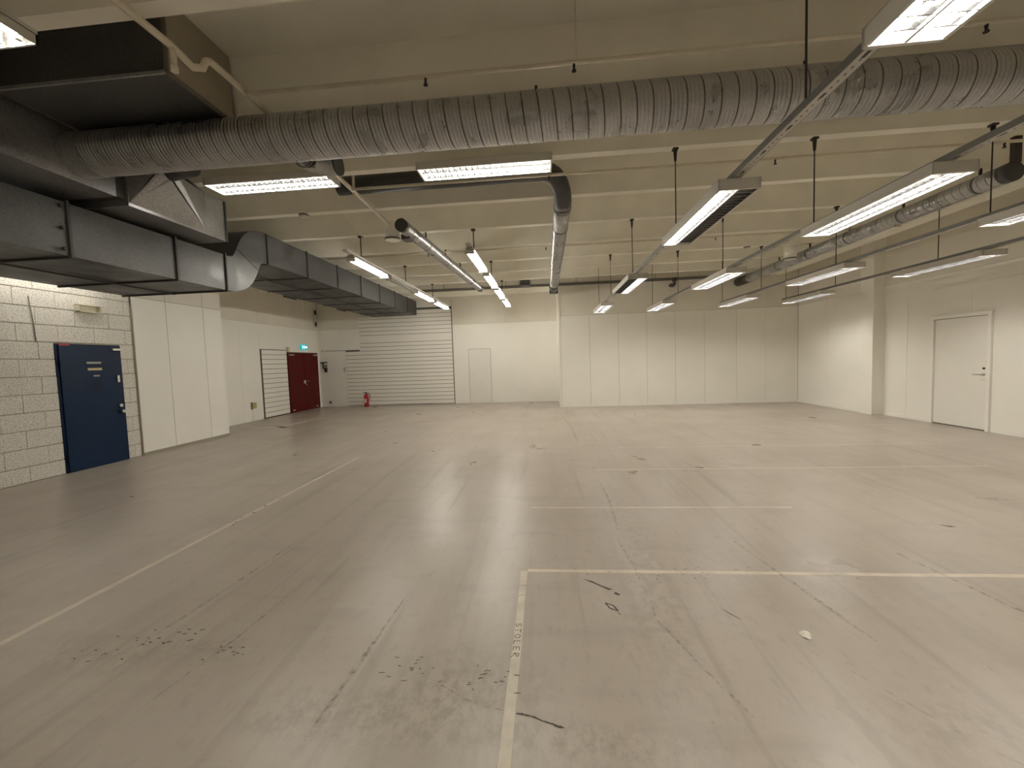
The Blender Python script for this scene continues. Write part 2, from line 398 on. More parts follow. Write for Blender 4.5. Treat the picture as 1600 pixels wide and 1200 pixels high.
# ------------------------------------------------------------------ doors
d = struct(thing('door_1', '', '')); del d['label'], d['category']; d.location = (XL, 5.66, 0)
bx(-.10, .012, 0, .965, .0, 2.055).obj('frame', 'bluef', d)
lf = bx(.0, .030, .035, .955, .012, 2.03).obj('leaf', 'blue', d, bevel=.003)
for z in (.25, 1.75):
    MB().tube([(.035, .033, z-.06), (.035, .033, z+.06)], .011, 8).obj('hinge', 'bluef', d)
bx(.03, .036, .40, .62, 1.735, 1.768).obj('sign_plate', 'plateg', lf); bx(.03, .036, .41, .625, 1.625, 1.665).obj('sign_plate', 'platey', lf)
bx(.03, .036, .49, .58, 1.52, 1.545).obj('sign_plate', 'plateg', lf)
mb = MB(); mb.tube([(.030, .535, 1.36), (.033, .535, 1.36)], .075, 20); mb.obj('round_sticker', 'bluef', lf)
bx(.03, .045, .855, .895, 1.405, 1.525).obj('lock_plate', 'steel', lf, bevel=.004)
MB().tube([(.03, .875, .99), (.055, .875, .99)], .028, 16).obj('lock_cylinder', 'steel', lf)
mb = MB(); mb.tube([(.03, .88, .885), (.07, .88, .885)], .016, 12); mb.tube([(.07, .88, .885), (.095, .88, .885)], [.032, .026], 16); mb.obj('knob', 'steel', lf)
bx(.03, .07, .80, .93, 1.965, 2.0).obj('door_closer', 'steel', lf, bevel=.004)
bx(.012, .016, .06, .20, 2.03, 2.058).obj('sticker', 'redsign', d)

d = struct(bx(XF-.1, XF+.012, 13.035, 14.87, 0, 2.10).obj('door_2', 'redf'))
for (a, b, s) in ((13.05, 13.945, 1), (13.955, 14.855, -1)):
    lf = bx(XF+.0, XF+.035, a, b, .012, 2.06).obj('leaf', 'red', d, bevel=.003)
    m = (a+.18) if s > 0 else (b-.20)
    bx(XF+.035, XF+.075, m-.13, m+.13, 1.985, 2.03).obj('door_closer', 'steel', lf, bevel=.004)
    bx(XF+.035, XF+.04, m-.06, m+.06, .07, .10).obj('kick_sticker', 'label', lf)
    if s > 0: bx(XF+.035, XF+.075, b-.075, b-.005, .98, 1.10).obj('lock_box', 'label', lf, bevel=.004)
    else:
        mb = MB(); mb.tube([(XF+.035, a+.07, 1.06), (XF+.085, a+.07, 1.06), (XF+.085, a+.19, 1.06)], .010, 8); mb.obj('handle', 'steel', lf)
        MB().tube([(XF+.035, a+.07, .93), (XF+.05, a+.07, .93)], .026, 14).obj('lock_cylinder', 'steel', lf)
bx(XF-.01, XF+.02, 14.872, 14.97, 0, 2.16).obj('door_trim', 'white', d)

d = struct(bx(-2.935, -2.035, YB-.015, YB+.1, 0, 2.075).obj('door_3', 'white'))
bx(-2.90, -2.07, YB-.022, YB-.005, .01, 2.035).obj('leaf', 'doorw', d, bevel=.003)
for x in (-2.90, -2.07): bx(x-.004, x+.004, YB-.0235, YB-.01, .01, 2.037).obj('gap', 'groove', d)
bx(-2.90, -2.07, YB-.0235, YB-.01, 2.033, 2.041).obj('gap', 'groove', d)

d = struct(MB().box(XR2-.04, XR2+.011, D0-.06, D0, 0, 2.14).box(XR2-.04, XR2+.011, D1, D1+.06, 0, 2.14).box(XR2-.04, XR2+.011, D0, D1, 2.085, 2.14).obj('door_4', 'white', bevel=.004))
lf = bx(XR2-.008, XR2+.011, D0+.003, D1-.003, .022, 2.075).obj('leaf', 'doorw', d, bevel=.003)
bx(XR2-.010, XR2+.011, D0, D1, 0, .014).obj('threshold_shadow', 'joint', d)  # dark-coloured strip drawn in as the shadow at the foot of the door
bx(XR2-.05, XR2+.0, D0-.075, D1+.075, 2.141, 2.157).obj('head_trim', 'white', d)
mb = MB(); mb.tube([(XR2-.008, D0+.07, 1.02), (XR2-.06, D0+.07, 1.02), (XR2-.06, D0+.20, 1.02)], .010, 10); mb.obj('handle', 'steel', lf)
MB().tube([(XR2-.007, D0+.07, 1.02), (XR2-.02, D0+.07, 1.02)], .026, 16).obj('rosette', 'steel', lf)
MB().tube([(XR2-.007, D0+.065, 1.13), (XR2-.022, D0+.065, 1.13)], .018, 14).obj('lock_cylinder', 'rod', lf)
bx(XR2-.013, XR2-.008, D0+.05, D0+.12, .915, .93).obj('lock_cover', 'house', lf)

# ------------------------------------------------------------------ luminaires
L_, W_, H_ = 1.56, .32, .085
def louvre_meshes():
    d = {}
    h = MB()
    t = .012
    h.box(-W_/2, -W_/2+t, 0, L_, 0, H_); h.box(W_/2-t, W_/2, 0, L_, 0, H_)
    h.box(-W_/2, W_/2, 0, .018, 0, H_); h.box(-W_/2, W_/2, L_-.018, L_, 0, H_); h.box(-W_/2, W_/2, 0, L_, H_-.006, H_)
    d['housing'] = h.mesh('housing', 'house')
    r = MB()                                    # bright inner reflector
    for s in (-1, 1):
        for x0, x1, z0, z1 in ((.005, .03, .012, .06), (.03, .12, .06, .074), (.12, .147, .074, .012)):
            r.quad([(s*x0, .02, z0), (s*x1, .02, z1), (s*x1, L_-.02, z1), (s*x0, L_-.02, z0)])
    d['reflector'] = r.mesh('reflector', 'louvre')
    b = MB().box(-W_/2+.013, -.006, -.003, .003, .002, .030).box(.006, W_/2-.013, -.003, .003, .002, .030)
    d['blade'] = b.mesh('blade', 'blade')
    sp = MB().box(-.006, .006, .02, L_-.02, .001, .034).box(-W_/2+.012, -W_/2+.017, .02, L_-.02, .001, .03).box(W_/2-.017, W_/2-.012, .02, L_-.02, .001, .03)
    d['spine'] = sp.mesh('spine', 'blade')
    j = MB()
    for k in range(1, 22): y = .02+k*(L_-.04)/22; j.box(-W_/2+.013, W_/2-.013, y-.003, y+.003, .002, .030)
    d['louvre'] = j.mesh('louvre', 'blade')
    for nm, m in (('lit', 'lit'), ('unlit', 'unlit')):
        d[nm] = MB().tube([(0, .04, .052), (0, L_-.04, .052)], .013, 8).mesh('tube_'+nm, m)
    d['cap'] = MB().box(-.10, .10, -.004, .05, H_, H_+.02).mesh('hanger_plate', 'house')
    return d
LM = louvre_meshes()
def luminaire(label, loc, rotz=0, tubes=(1, 1), full=False, group=None):
    t = thing('louvre_luminaire', label, 'ceiling light', loc, rotz, group)
    hs = link('housing', LM['housing'], t); link('reflector', LM['reflector'], hs); lv = link('louvre_frame', LM['spine'], t)
    if full:
        for k in range(1, 22): link('blade', LM['blade'], lv, (0, .02+k*(L_-.04)/22, 0))
    else: link('louvre', LM['louvre'], lv)
    for s, on in zip((-1, 1), tubes): link('tube', LM['lit' if on else 'unlit'], t, (s*.075, 0, 0))
    link('hanger_plate', LM['cap'], hs, (0, .15, 0)); link('hanger_plate', LM['cap'], hs, (0, L_-.2, 0))
    return t
ZL = 2.83; TZ = ZL+H_+.022
XA, XB_, XC, XD = 1.545, 3.055, 4.87, 6.44
rows = [
 (XA, 'first', [(-3.1, (1,1), False, None), (.37, (1,1), True, 'louvred twin-tube ceiling light with large bright cells, before the big round duct'),
                (3.37, (1,0), True, 'louvred ceiling light with one tube lit, hung past the big round duct'),
                (6.86, (0,1), False, 'louvred ceiling light half lit, next along the perforated track after the one-tube light'),
                (10.2, (1,1), False, 'small-looking louvred light ending the perforated track near the back wall corner')]),
 (XB_, 'second', [(-.1, (1,1), False, None), (3.33, (1,1), True, 'long louvred ceiling light with both tubes lit, on the second track'),
                (6.77, (1,1), False, 'louvred light on the second track, under the dark tray by the hooked pipe'),
                (10.3, (1,1), False, 'louvred light at the end of the second track with a dark bracket on its tip')]),
 (XC, 'third', [(-.1, (1,1), False, None), (3.33, (1,1), False, 'louvred light on the third track, cut off by the frame above the right door'),
                (6.85, (1,1), False, 'louvred light on the third track below the white drum and spiral pipe'),
                (9.95, (1,1), False, 'louvred light at the end of the third track before the back wall')]),
 (XD, 'fourth', [(3.0, (1,1), False, None), (6.42, (1,1), False, 'louvred light on the track nearest the right wall, above the white door'),
                (9.85, (1,1), False, 'louvred light at the end of the track nearest the right wall, by the pilaster')])]
for X, nm, items in rows:
    for (y, tb, full, lab) in items:
        luminaire(lab or ('louvred twin-tube ceiling light at the near end of the %s track' % nm), (X, y, ZL), 0, tb, full, 'louvred lights on the hanging tracks')
ends = {XA: (-3, 11.85), XB_: (-3, 11.95), XC: (-3, 11.75), XD: (-3, 11.6)}
tl = {XA: 'perforated steel track with a half-lit light under it, passing below the big duct', XB_: 'perforated steel track carrying the fully lit long light, second from the big duct crossing',
      XC: 'dark steel track running below the spiral pipe, third of four', XD: 'dark steel track nearest the right wall, above the white door'}
for X, (a, b) in ends.items():
    t = thing('lighting_track', tl[X], 'track', (X, a, TZ), 0, 'hanging lighting tracks')
    n = b-a; w = .033
    MB().box(-w, -w+.004, 0, n, 0, .045).box(w-.004, w, 0, n, 0, .045).obj('side_rail', 'track', t)
    bx(-w+.004, w-.004, 0, n, .0, .004).obj('perforated_web', 'perf', t)
    bx(-w, w, n-.004, n, 0, .045).obj('end_cap', 'flange', t)
rg = {XA: 'first', XB_: 'second', XC: 'third', XD: 'fourth'}
for X in (XA, XB_, XC, XD):
    for k in (-2, 0, 2, 4, 6):
        y = 4.92+1.1755*k
        if y > ends[X][1]-.0: y = ends[X][1]-.12; top = SOF if abs((y-4.92)/1.1755-6) < .04 else SLAB
        else: top = SOF
        t = thing('hanger_rod', 'thin dark rod hanging the %s lighting track, %s' % (rg[X], {-2: 'before the big duct', 0: 'first beyond the big duct', 2: 'second beyond the big duct', 4: 'third beyond the big duct', 6: 'nearest the back wall'}[k]), 'hanger rod', (X, y, TZ+.045), 0, 'rods of the %s track' % rg[X])
        hgt = top-TZ-.045
        MB().tube([(0, 0, .0), (0, 0, hgt)], .0065, 8).obj('rod', 'rod', t)
        MB().box(-.03, .03, -.03, .03, hgt-.02, hgt).tube([(0, 0, hgt-.14), (0, 0, hgt-.02)], [.014, .022], 8).obj('ceiling_clamp', 'rod', t)
# two lights mounted crosswise under a rib
luminaire('louvred ceiling light fixed crosswise beside the sheet-metal box, under the big round duct', (-2.49, 4.80, 3.78), math.pi/2, (1, 1), True, 'lights fixed crosswise under a rib')
luminaire('louvred ceiling light fixed crosswise next to the elbow of the small round duct', (.13, 4.82, 3.78), math.pi/2, (1, 1), True, 'lights fixed crosswise under a rib')
for xx in (-3.8, -2.7, -1.2, 0):
    t = tag(bx(xx-.03, xx+.03, 4.90, 4.95, 3.863, 3.925).obj('mounting_bracket', 'house'), 'small white bracket holding the crosswise light %s' % {-3.8: 'at its end by the sheet-metal box', -2.7: 'at its end by the round elbow', -1.2: 'near the sprinkler main', 0: 'next to the branch duct elbow'}[xx], 'bracket', 'brackets of the crosswise lights')
# bare-tube rows on the left
BL = 1.5
bm_ = dict(body=MB().box(-.045, .045, 0, BL, .03, .085).mesh('body', 'house'),
           refl=MB().hexa([(-.09,.0,.03),(.09,.0,.03),(.09,BL,.03),(-.09,BL,.03),(-.045,.0,.05),(.045,.0,.05),(.045,BL,.05),(-.045,BL,.05)]).mesh('reflector', 'louvre'),
           cap=MB().hexa([(-.09,0,-.02),(.09,0,-.02),(.09,.03,-.02),(-.09,.03,-.02),(-.05,0,.09),(.05,0,.09),(.05,.03,.09),(-.05,.03,.09)]).mesh('end_cap', 'house'),
           lit=MB().tube([(0, .03, .008), (0, BL-.03, .008)], .014, 8).mesh('bare_tube', 'litb'), unlit=MB().tube([(0, .03, .008), (0, BL-.03, .008)], .014, 8).mesh('dark_tube', 'unlit'))
def batten(label, loc, tubes=(1, 1), group='bare-tube battens in the left rows'):
    t = thing('tube_batten', label, 'ceiling light', loc, 0, group)
    link('body', bm_['body'], t); link('reflector', bm_['refl'], t); link('end_cap', bm_['cap'], t); link('end_cap', bm_['cap'], t, (0, BL-.03, 0))
    for s, on in zip((-1, 1), tubes): link('tube', bm_['lit' if on else 'unlit'], t, (s*.05, 0, 0))
    return t
ZB = 3.40
XE, XFw = -1.235, -3.35
for y, lab in ((6.83, 'bright bare-tube batten hanging on a dark bracket, first beside the capped spiral pipe'), (8.68, 'bright bare-tube batten, second in the row beside the capped spiral pipe'),
               (10.45, 'bare-tube batten, third in the row beside the capped spiral pipe'), (12.3, 'bare-tube batten closest to the wall above the plain white back door')):
    batten(lab, (XE, y, ZB))
for y, tb, lab in ((6.88, (1, 1), 'bare-tube batten starting the row along the long rectangular duct'), (8.62, (0, 0), 'unlit tube batten in the row along the long rectangular duct'),
                   (10.38, (1, 1), 'lit batten after the unlit one, along the long rectangular duct'), (12.2, (1, 1), 'last batten of the row, shining on the slatted wall')):
    batten(lab, (XFw, y, ZB), tb)
batten('tube batten tucked between the rectangular duct and the block wall', (-7.12, 4.7, 3.32), (1, 0), None)
for X, a, b, lab in ((XE, 6.7, 13.9, 'pale mounting rail over the bare-tube row beside the capped spiral pipe'), (XFw+.02, 6.65, 13.9, 'pale mounting rail over the bare-tube row along the rectangular duct')):
    t = tag(bx(X-.04, X+.04, a, b, ZB+.091, ZB+.125).obj('mounting_rail', 'house'), lab, 'rail', 'rails of the bare-tube rows')
    for k in (2, 4, 6):
        y = 4.92+1.1755*k
        t = thing('rail_hanger', 'short dark hanger, %s, over the bare-tube row by the %s' % ({2: 'the near one', 4: 'the middle one', 6: 'the far one'}[k], 'capped spiral duct' if X == XE else 'rectangular duct'), 'hanger', (X, y, ZB+.125), 0, 'hangers of the bare-tube rails')
        MB().tube([(0, 0, 0), (0, 0, SOF-ZB-.125)], .010, 8).obj('rod', 'rod', t); bx(-.035, .035, -.035, .035, SOF-ZB-.15, SOF-ZB-.125).obj('clamp', 'rod', t)
for yo, lab in ((.78, 'open twin-tube light by the sheet-metal ceiling box'), (-2.6, 'open twin-tube light at the near end of the room')):
  t = thing('open_luminaire', lab, 'ceiling light', (-3.2, yo, 3.58))
  MB().box(-.15, .15, 0, 1.56, .055, .085).box(-.15, -.14, 0, 1.56, 0, .06).box(.14, .15, 0, 1.56, 0, .06).box(-.15, .15, 0, .012, 0, .06).box(-.15, .15, 1.548, 1.56, 0, .06).obj('housing', 'louvre', t)
  for s in (-1, 1):
      tb = MB().tube([(s*.07, .05, .03), (s*.07, 1.51, .03)], .015, 8).obj('tube', 'litb', t)
      bx(s*.07-.012, s*.07+.012, 1.505, 1.535, .01, .055).obj('lamp_holder', 'label', t)
  for yy in (.2, 1.3): MB().tube([(0, yy, .085), (0, yy, SLAB-3.581)], .008, 6).obj('rod', 'rod', t)

# ------------------------------------------------------------------ spiral ducts
def spiral(mb, p0, axis, length, R, pitch, n=40, sub=(0, .10, .15, .20, .32, .40, .48, .60, .68, .76, .88, .94), ridge=.0030, groove=.007):
    p0 = Vector(p0); ax = Vector(axis).normalized()
    u = ax.cross(Vector((0, 0, 1))).normalized(); w = ax.cross(u)
    def rad(f):
        if f < .12: return -groove*(1-abs(f-.06)/.06)
        return ridge*math.sin((f-.12)/.88*math.pi*2*3.5)
    fs = []
    k = 0
    prof = (0, .03, .06, .09, .12, .18, .25, .31, .37, .43, .50, .56, .62, .69, .75, .81, .87, .94)
    nt = int(length/pitch)
    for t in range(nt):
        for f in prof: fs.append((t+f, f))
    i0 = len(mb.v)
    for (tt, f) in fs:
        for j in range(n+1):
            a = 2*math.pi*j/n
            s = tt*pitch + pitch*j/n
            r = R+rad(f)
            mb.v.append(tuple(p0 + ax*s + r*(math.cos(a)*u+math.sin(a)*w)))
    m = n+1
    for k in range(len(fs)-1):
        dark = fs[k][1] in (.03, .06)
        for j in range(n):
            a = i0+k*m+j
            mb.f.append((a, a+m, a+m+1, a+1)); mb.mi.append(1 if dark else 0); mb.sm.append(True)
    return mb
YD, ZD, RD = 3.64, 3.66, .195
t = thing('main_spiral_duct', 'large round galvanised spiral duct crossing the room below the ceiling ribs', 'duct', (-4.42, YD, ZD))
spiral(MB(), (.05, 0, 0), (1, 0, 0), 11.2, RD, .132, 48).obj('duct_tube', ('galvp', 'seam'), t)
MB().tube([(.001, 0, 0), (.2, 0, 0)], RD+.004, 40, caps=False).obj('collar', 'galv', t)
MB().tube([(11.15, 0, 0), (11.2, 0, 0)], RD+.004, 40).obj('end_cap', 'galv', t)
for x in (4.4, 6.6): bx(x-.012, x+.012, -.004, .004, RD-.01, SOF-ZD).obj('hanger_strap', 'rod', t)
# capped elbow take-off behind the main duct
t = thing('duct_elbow', 'short round galvanised elbow poking out behind the big spiral duct', 'duct elbow', (0, 0, 0))
p = [Vector((-2.36, 3.8385, 3.665)), Vector((-2.36, 3.98, 3.665))]+arc((-2.16, 3.98, 3.665), .20, math.pi, math.pi/2, 6, ((1,0,0), (0,1,0)))+[Vector((-2.11, 4.18, 3.665))]
MB().tube(p, .105, 24).obj('elbow_body', 'galvp', t)
MB().tube([(-2.125, 4.18, 3.665), (-2.10, 4.18, 3.665)], .110, 24).obj('rim', 'seam', t)
MB().tube([(-2.36, 3.97, 3.665), (-2.36, 3.985, 3.665)], .108, 24).obj('joint_ring', 'seam', t)
# branch that dips below the ribs and runs away
t = thing('branch_duct', 'round galvanised branch duct with an elbow, running away to the back wall corner', 'duct', (0, 0, 0))
ZP = 3.69
p = [Vector((-2.75, 5.42, 4.0)), Vector((.02, 5.42, 4.0))]+[Vector((.30-.28*math.cos(a), 5.42+.20*(1-math.cos(a))*0+.0, 4.0)) for a in ()]
bend = [Vector((.02+.27*math.sin(a), 5.42+.27*(1-math.cos(a)), 4.0-.30*(1-math.cos(a))**1.1)) for a in [math.pi/2*i/8 for i in range(1, 9)]]
p += bend+[Vector((.29, 5.85, ZP))]
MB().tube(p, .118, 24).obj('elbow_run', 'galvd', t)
MB().tube([(.29, 5.80, ZP), (.29, 6.7, ZP)], .121, 28).obj('plain_section', 'galv', t)
for y in (5.86, 6.7): MB().tube([(.29, y-.012, ZP), (.29, y+.012, ZP)], .126, 28).obj('joint_ring', 'seam', t)
spiral(MB(), (.29, 6.7, ZP), (0, 1, 0), 5.0, .118, .11, 28).obj('duct_tube', ('galvp', 'seam'), t)
MB().tube([(.29, 11.68, ZP), (.29, 12.5, ZP)], .12, 24).obj('end_section', 'galvd', t)
bx(.16, .42, 12.45, 12.6, 3.56, 3.82).obj('end_box', 'galvd', t)
for y in (7.3, 10.9): MB().tube([(.29, y, ZP), (.29, y, SOF+.4)], .006, 6).obj('hanger', 'rod', t)
# capped spiral pipe
t = thing('capped_spiral_duct', 'thin spiral duct with a closed dark end, hung beside the bare-tube lights', 'duct', (0, 0, 0))
XPs, XPe = -2.16, -1.87
L2 = Vector((XPe-XPs, 5.4, 0))
spiral(MB(), (XPs, 6.2, ZP), L2, L2.length, .098, .11, 28).obj('duct_tube', ('galvp', 'seam'), t)
dn = L2.normalized()
MB().tube([Vector((XPs, 6.2, ZP))-dn*.05, Vector((XPs, 6.2, ZP))+dn*.06], .101, 28).obj('end_cap', 'dgrey', t)
bx(XPs-.10, XPs+.04, 6.42, 6.62, ZP-.13, ZP-.02).obj('side_spigot', 'galvd', t)
e = Vector((XPs, 6.2, ZP))+L2
MB().tube([e-dn*.05, e+dn*.25], .102, 24).obj('far_joint', 'galvd', t)
for y in (7.27, 8.45, 9.62):
    x = XPs+(y-6.2)/5.4*(XPe-XPs)
    MB().tube([(x, y-.015, ZP), (x, y+.015, ZP)], .101, 24).obj('clamp_ring', 'galvd', t); bx(x-.012, x+.012, y-.01, y+.01, ZP+.09, SOF).obj('hanger', 'rod', t)
# spiral pipe near the right wall
t = thing('side_spiral_duct', 'spiral duct running along the girder near the right wall', 'duct', (0, 0, 0))
spiral(MB(), (5.9, 5.75, 3.71), (0, 1, 0), 6.6, .118, .11, 28).obj('duct_tube', ('galvp', 'seam'), t)
MB().tube([(5.9, 5.70, 3.71), (5.9, 5.80, 3.71)], .122, 28).obj('end_cap', 'galvd', t)
MB().tube([(5.9, 12.3, 3.71), (5.9, 12.97, 3.71)], .13, 24).obj('far_section', 'dgrey', t)
for y in (6.1, 7.27, 8.45, 9.62, 10.8): MB().tube([(5.9, y-.015, 3.71), (5.9, y+.015, 3.71)], .121, 24).obj('clamp_ring', 'galvd', t); bx(5.885, 5.915, y-.01, y+.01, 3.82, SOF).obj('hanger', 'rod', t)
bx(5.86, 5.94, 5.66, 5.72, 3.80, SOF+.2).obj('bracket', 'rod', t)

# ------------------------------------------------------------------ rectangular ducts on the left
XW, XE_ = -6.55, -4.82
def section(y0, y1, z0, z1, xw=XW, xe=XE_, d=.006):
    """sheet-metal duct section, cross-broken: the middle of each face is slightly proud"""
    m = MB(); ym = (y0+y1)/2; zm = (z0+z1)/2
    def cross(a, b, c, e, mid):
        for p, q in ((a, b), (b, c), (c, e), (e, a)): m.quad([p, q, mid])
    cross((xe,y0,z0), (xe,y1,z0), (xe,y1,z1), (xe,y0,z1), (xe+d, ym, zm))
    xm = (xw+xe)/2
    for xa, xb in ((xw, xm), (xm, xe)):
        cross((xa,y1,z0), (xb,y1,z0), (xb,y0,z0), (xa,y0,z0), ((xa+xb)/2, ym, z0-d))
    m.quad([(xw,y0,z0),(xw,y0,z1),(xw,y1,z1),(xw,y1,z0)]); m.quad([(xw,y0,z1),(xe,y0,z1),(xe,y1,z1),(xw,y1,z1)])
    m.quad([(xw,y0,z0),(xe,y0,z0),(xe,y0,z1),(xw,y0,z1)]); m.quad([(xe,y1,z0),(xw,y1,z0),(xw,y1,z1),(xe,y1,z1)])
    return m
def flange(y, z0, z1, xw=XW, xe=XE_, w=.012, p=.022):
    m = MB()
    m.box(xe, xe+p, y-w, y+w, z0-p, z1+p); m.box(xw, xe, y-w, y+w, z0-p, z0); m.box(xw-p, xw, y-w, y+w, z0-p, z1+p); m.box(xw, xe, y-w, y+w, z1, z1+p)
    return m
t = thing('rectangular_duct', 'large rectangular galvanised duct over the blue door, rising towards the slatted wall', 'duct', (0, 0, 0))
ZL0, ZL1, ZU0, ZU1 = 2.77, 3.305, 3.39, 3.905
ys = [-1.0, .2, 1.4, 2.6, 3.80, 5.0, 5.83]
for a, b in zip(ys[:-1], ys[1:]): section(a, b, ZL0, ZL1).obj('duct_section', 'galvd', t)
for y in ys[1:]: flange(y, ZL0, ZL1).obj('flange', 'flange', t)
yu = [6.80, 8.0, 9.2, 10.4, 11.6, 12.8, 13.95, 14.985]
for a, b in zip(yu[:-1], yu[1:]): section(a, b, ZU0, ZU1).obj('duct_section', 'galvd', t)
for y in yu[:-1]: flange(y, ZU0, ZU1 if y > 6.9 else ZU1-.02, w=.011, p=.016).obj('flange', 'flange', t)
# S-bend
m = MB(); N = 18; c0 = Vector((5.84, (ZL0+ZL1)/2)); c1 = Vector((6.79, (ZU0+ZU1)/2)); pts = []
b0, b1, b2, b3 = c0, c0+Vector((.62, -.02)), c1-Vector((.62, -.02)), c1
for i in range(N+1):
    s = i/N
    p = b0*(1-s)**3+3*b1*s*(1-s)**2+3*b2*s*s*(1-s)+b3*s**3
    tg = (3*(1-s)**2*(b1-b0)+6*s*(1-s)*(b2-b1)+3*s*s*(b3-b2)).normalized(); nn = Vector((-tg.y, tg.x))
    h = .262
    pts.append((p-nn*h, p+nn*h))
for (l0, h0), (l1, h1) in zip(pts[:-1], pts[1:]):
    m.quad([(XE_,l0.x,l0.y),(XE_,l1.x,l1.y),(XE_,h1.x,h1.y),(XE_,h0.x,h0.y)])
    m.quad([(XW,l0.x,l0.y),(XE_,l0.x,l0.y),(XE_,l1.x,l1.y),(XW,l1.x,l1.y)], sm=True)
    m.quad([(XE_,h0.x,h0.y),(XW,h0.x,h0.y),(XW,h1.x,h1.y),(XE_,h1.x,h1.y)], sm=True)
    m.quad([(XW,l1.x,l1.y),(XW,l0.x,l0.y),(XW,h0.x,h0.y),(XW,h1.x,h1.y)])
m.obj('rising_bend', 'galvd', t)
l, h = pts[N//2]
MB().hexa([(XE_,l.x-.006,l.y),(XE_+.006,l.x-.006,l.y),(XE_+.006,l.x+.006,l.y),(XE_,l.x+.006,l.y),(XE_,h.x-.006,h.y),(XE_+.006,h.x-.006,h.y),(XE_+.006,h.x+.006,h.y),(XE_,h.x+.006,h.y)]).obj('bend_seam', 'flange', t)
XM = (XW+XE_)/2
bx(XM-.014, XM+.014, 2.6, 5.83, ZL0-.03, ZL0-.012).obj('hanger_rail', 'flange', t)
bx(XM-.014, XM+.014, 6.62, 14.3, ZU0-.03, ZU0-.012).obj('hanger_rail', 'flange', t)
for y in (7.4, 9.9): MB().tube([(XE_+.02, y, ZU0), (XE_+.02, y, ZU0+.004)], .002, 6)
for zz in (ZL0+.06, ZL0+.27, ZL1-.05): MB().tube([(XE_+.0, 3.74, zz), (XE_+.035, 3.74, zz)], .018, 10).obj('bolt', 'black', t)
for yy, L in ((9.7, .5), (12.3, .5)): bx(XW+.02, XW+.06, yy, yy+L, ZU0-.05, ZU0-.02).obj('support_bar', 'flange', t)
# plenum that feeds the round duct, collar, side box with square-to-round transition
t = thing('plenum_box', 'sheet-metal plenum box feeding the big round duct above the rectangular duct', 'duct box', (0, 0, 0))
XPX = -4.42
section(-1.0, 3.95, 3.40, 3.885, -6.3, XPX, 0).obj('box_body', 'galv', t)
bx(-6.2, XPX-.03, 3.95, 4.07, 3.42, 3.86).obj('collar', 'dgrey', t)
t = thing('side_box', 'sheet-metal duct box with a bright folded transition, beside the crosswise light', 'duct box', (0, 0, 0))
bx(-5.6, XPX, 4.07, 5.42, 3.352, 3.90).obj('box_body', 'galv', t)
bx(XPX, XPX+.012, 5.395, 5.42, 3.352, 3.90).obj('edge_strip', 'galvd', t)
# transition: rectangle on the box face, round collar in front
m = MB(); ya, yb, za, zb = 4.08, 5.08, 3.385, 3.895; cy, cz, cx, R = 4.30, 3.80, -4.12, .11
n = 16; ring = [(cx, cy+R*math.cos(2*math.pi*(i+.5)/n), cz+R*math.sin(2*math.pi*(i+.5)/n)*.85) for i in range(n)]
crn = {0: (XPX, yb, zb), 1: (XPX, ya, zb), 2: (XPX, ya, za), 3: (XPX, yb, za)}
for i in range(n):
    a = ring[i]; b = ring[(i+1) % n]; ang = 2*math.pi*(i+1)/n
    q = int(ang//(math.pi/2)) % 4
    if abs((ang/(math.pi/2))-round(ang/(math.pi/2))) < 1e-6:
        pass
    m.quad([crn[int(((ang-.01) % (2*math.pi))//(math.pi/2))], b, a])
for q in range(4):
    i = (4*(q+1)-1) % n
    m.quad([crn[q], crn[(q+1) % 4], ring[(i+1-1+0) % n]])
m.obj('transition', 'galv', t)
MB().tube([(cx-.02, cy, cz), (cx+.30, cy-.06, cz)], R*.97, 20).obj('round_collar', 'galvd', t)
# big sheet metal box between the ribs at the upper left
t = thing('ceiling_box', 'large dark sheet-metal box set between the ceiling ribs at the upper left', 'duct box', (0, 0, 0))
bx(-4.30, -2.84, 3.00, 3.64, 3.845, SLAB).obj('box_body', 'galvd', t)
bx(-4.30, -2.84, 2.985, 3.0, 3.84, 3.865).obj('front_lip', 'galv', t)
bx(-2.84, -2.825, 2.99, 3.64, 3.845, SLAB).obj('side_strip', 'base', t)
bx(-2.845, -2.815, 2.982, 2.996, 3.845, SLAB).obj('corner_angle', 'joint', t)
bx(-2.85, -2.812, 2.99, 3.64, 3.838, 3.85).obj('bottom_angle', 'joint', t)

# ------------------------------------------------------------------ sprinkler pipes, sensors, tray
XSP, ZSP = -2.46, 3.81
t = thing('sprinkler_main', 'beige painted sprinkler main with a jog and a stub, running away past the big duct', 'pipe', (0, 0, 0))
p = [Vector((-2.62, .5, ZSP+.03)), Vector((-2.55, 2.72, ZSP+.02)), Vector((-2.52, 2.80, ZSP-.02)), Vector((-2.50, 2.86, ZSP-.05)), Vector((-2.46, 2.90, ZSP-.03)), Vector((-2.45, 2.92, ZSP+.03)), Vector((-2.44, 2.95, ZSP+.05)), Vector((-2.45, 3.02, ZSP+.06)), Vector((XSP, 3.3, ZSP+.075)), Vector((XSP, 3.95, ZSP+.075)), Vector((XSP, 6.45, ZSP))]
MB().tube(p, .026, 10).obj('pipe_run', 'pipe', t)
MB().tube([(-2.54, 2.74, ZSP+.01), (-2.54, 2.745, ZSP-.13)], .02, 10).obj('stub', 'pipe', t)
MB().tube([(-2.54, 2.745, ZSP-.12), (-2.54, 2.745, ZSP-.155)], .024, 10).obj('stub_cap', 'pipe', t)
MB().tube([(-2.575, 2.30, ZSP+.03), (-2.572, 2.36, ZSP+.03)], .029, 10).obj('coupling', 'pipe', t)
MB().tube([(-2.575, 2.33, ZSP+.04), (-2.575, 2.33, SLAB)], .008, 6).obj('hanger', 'rod', t)
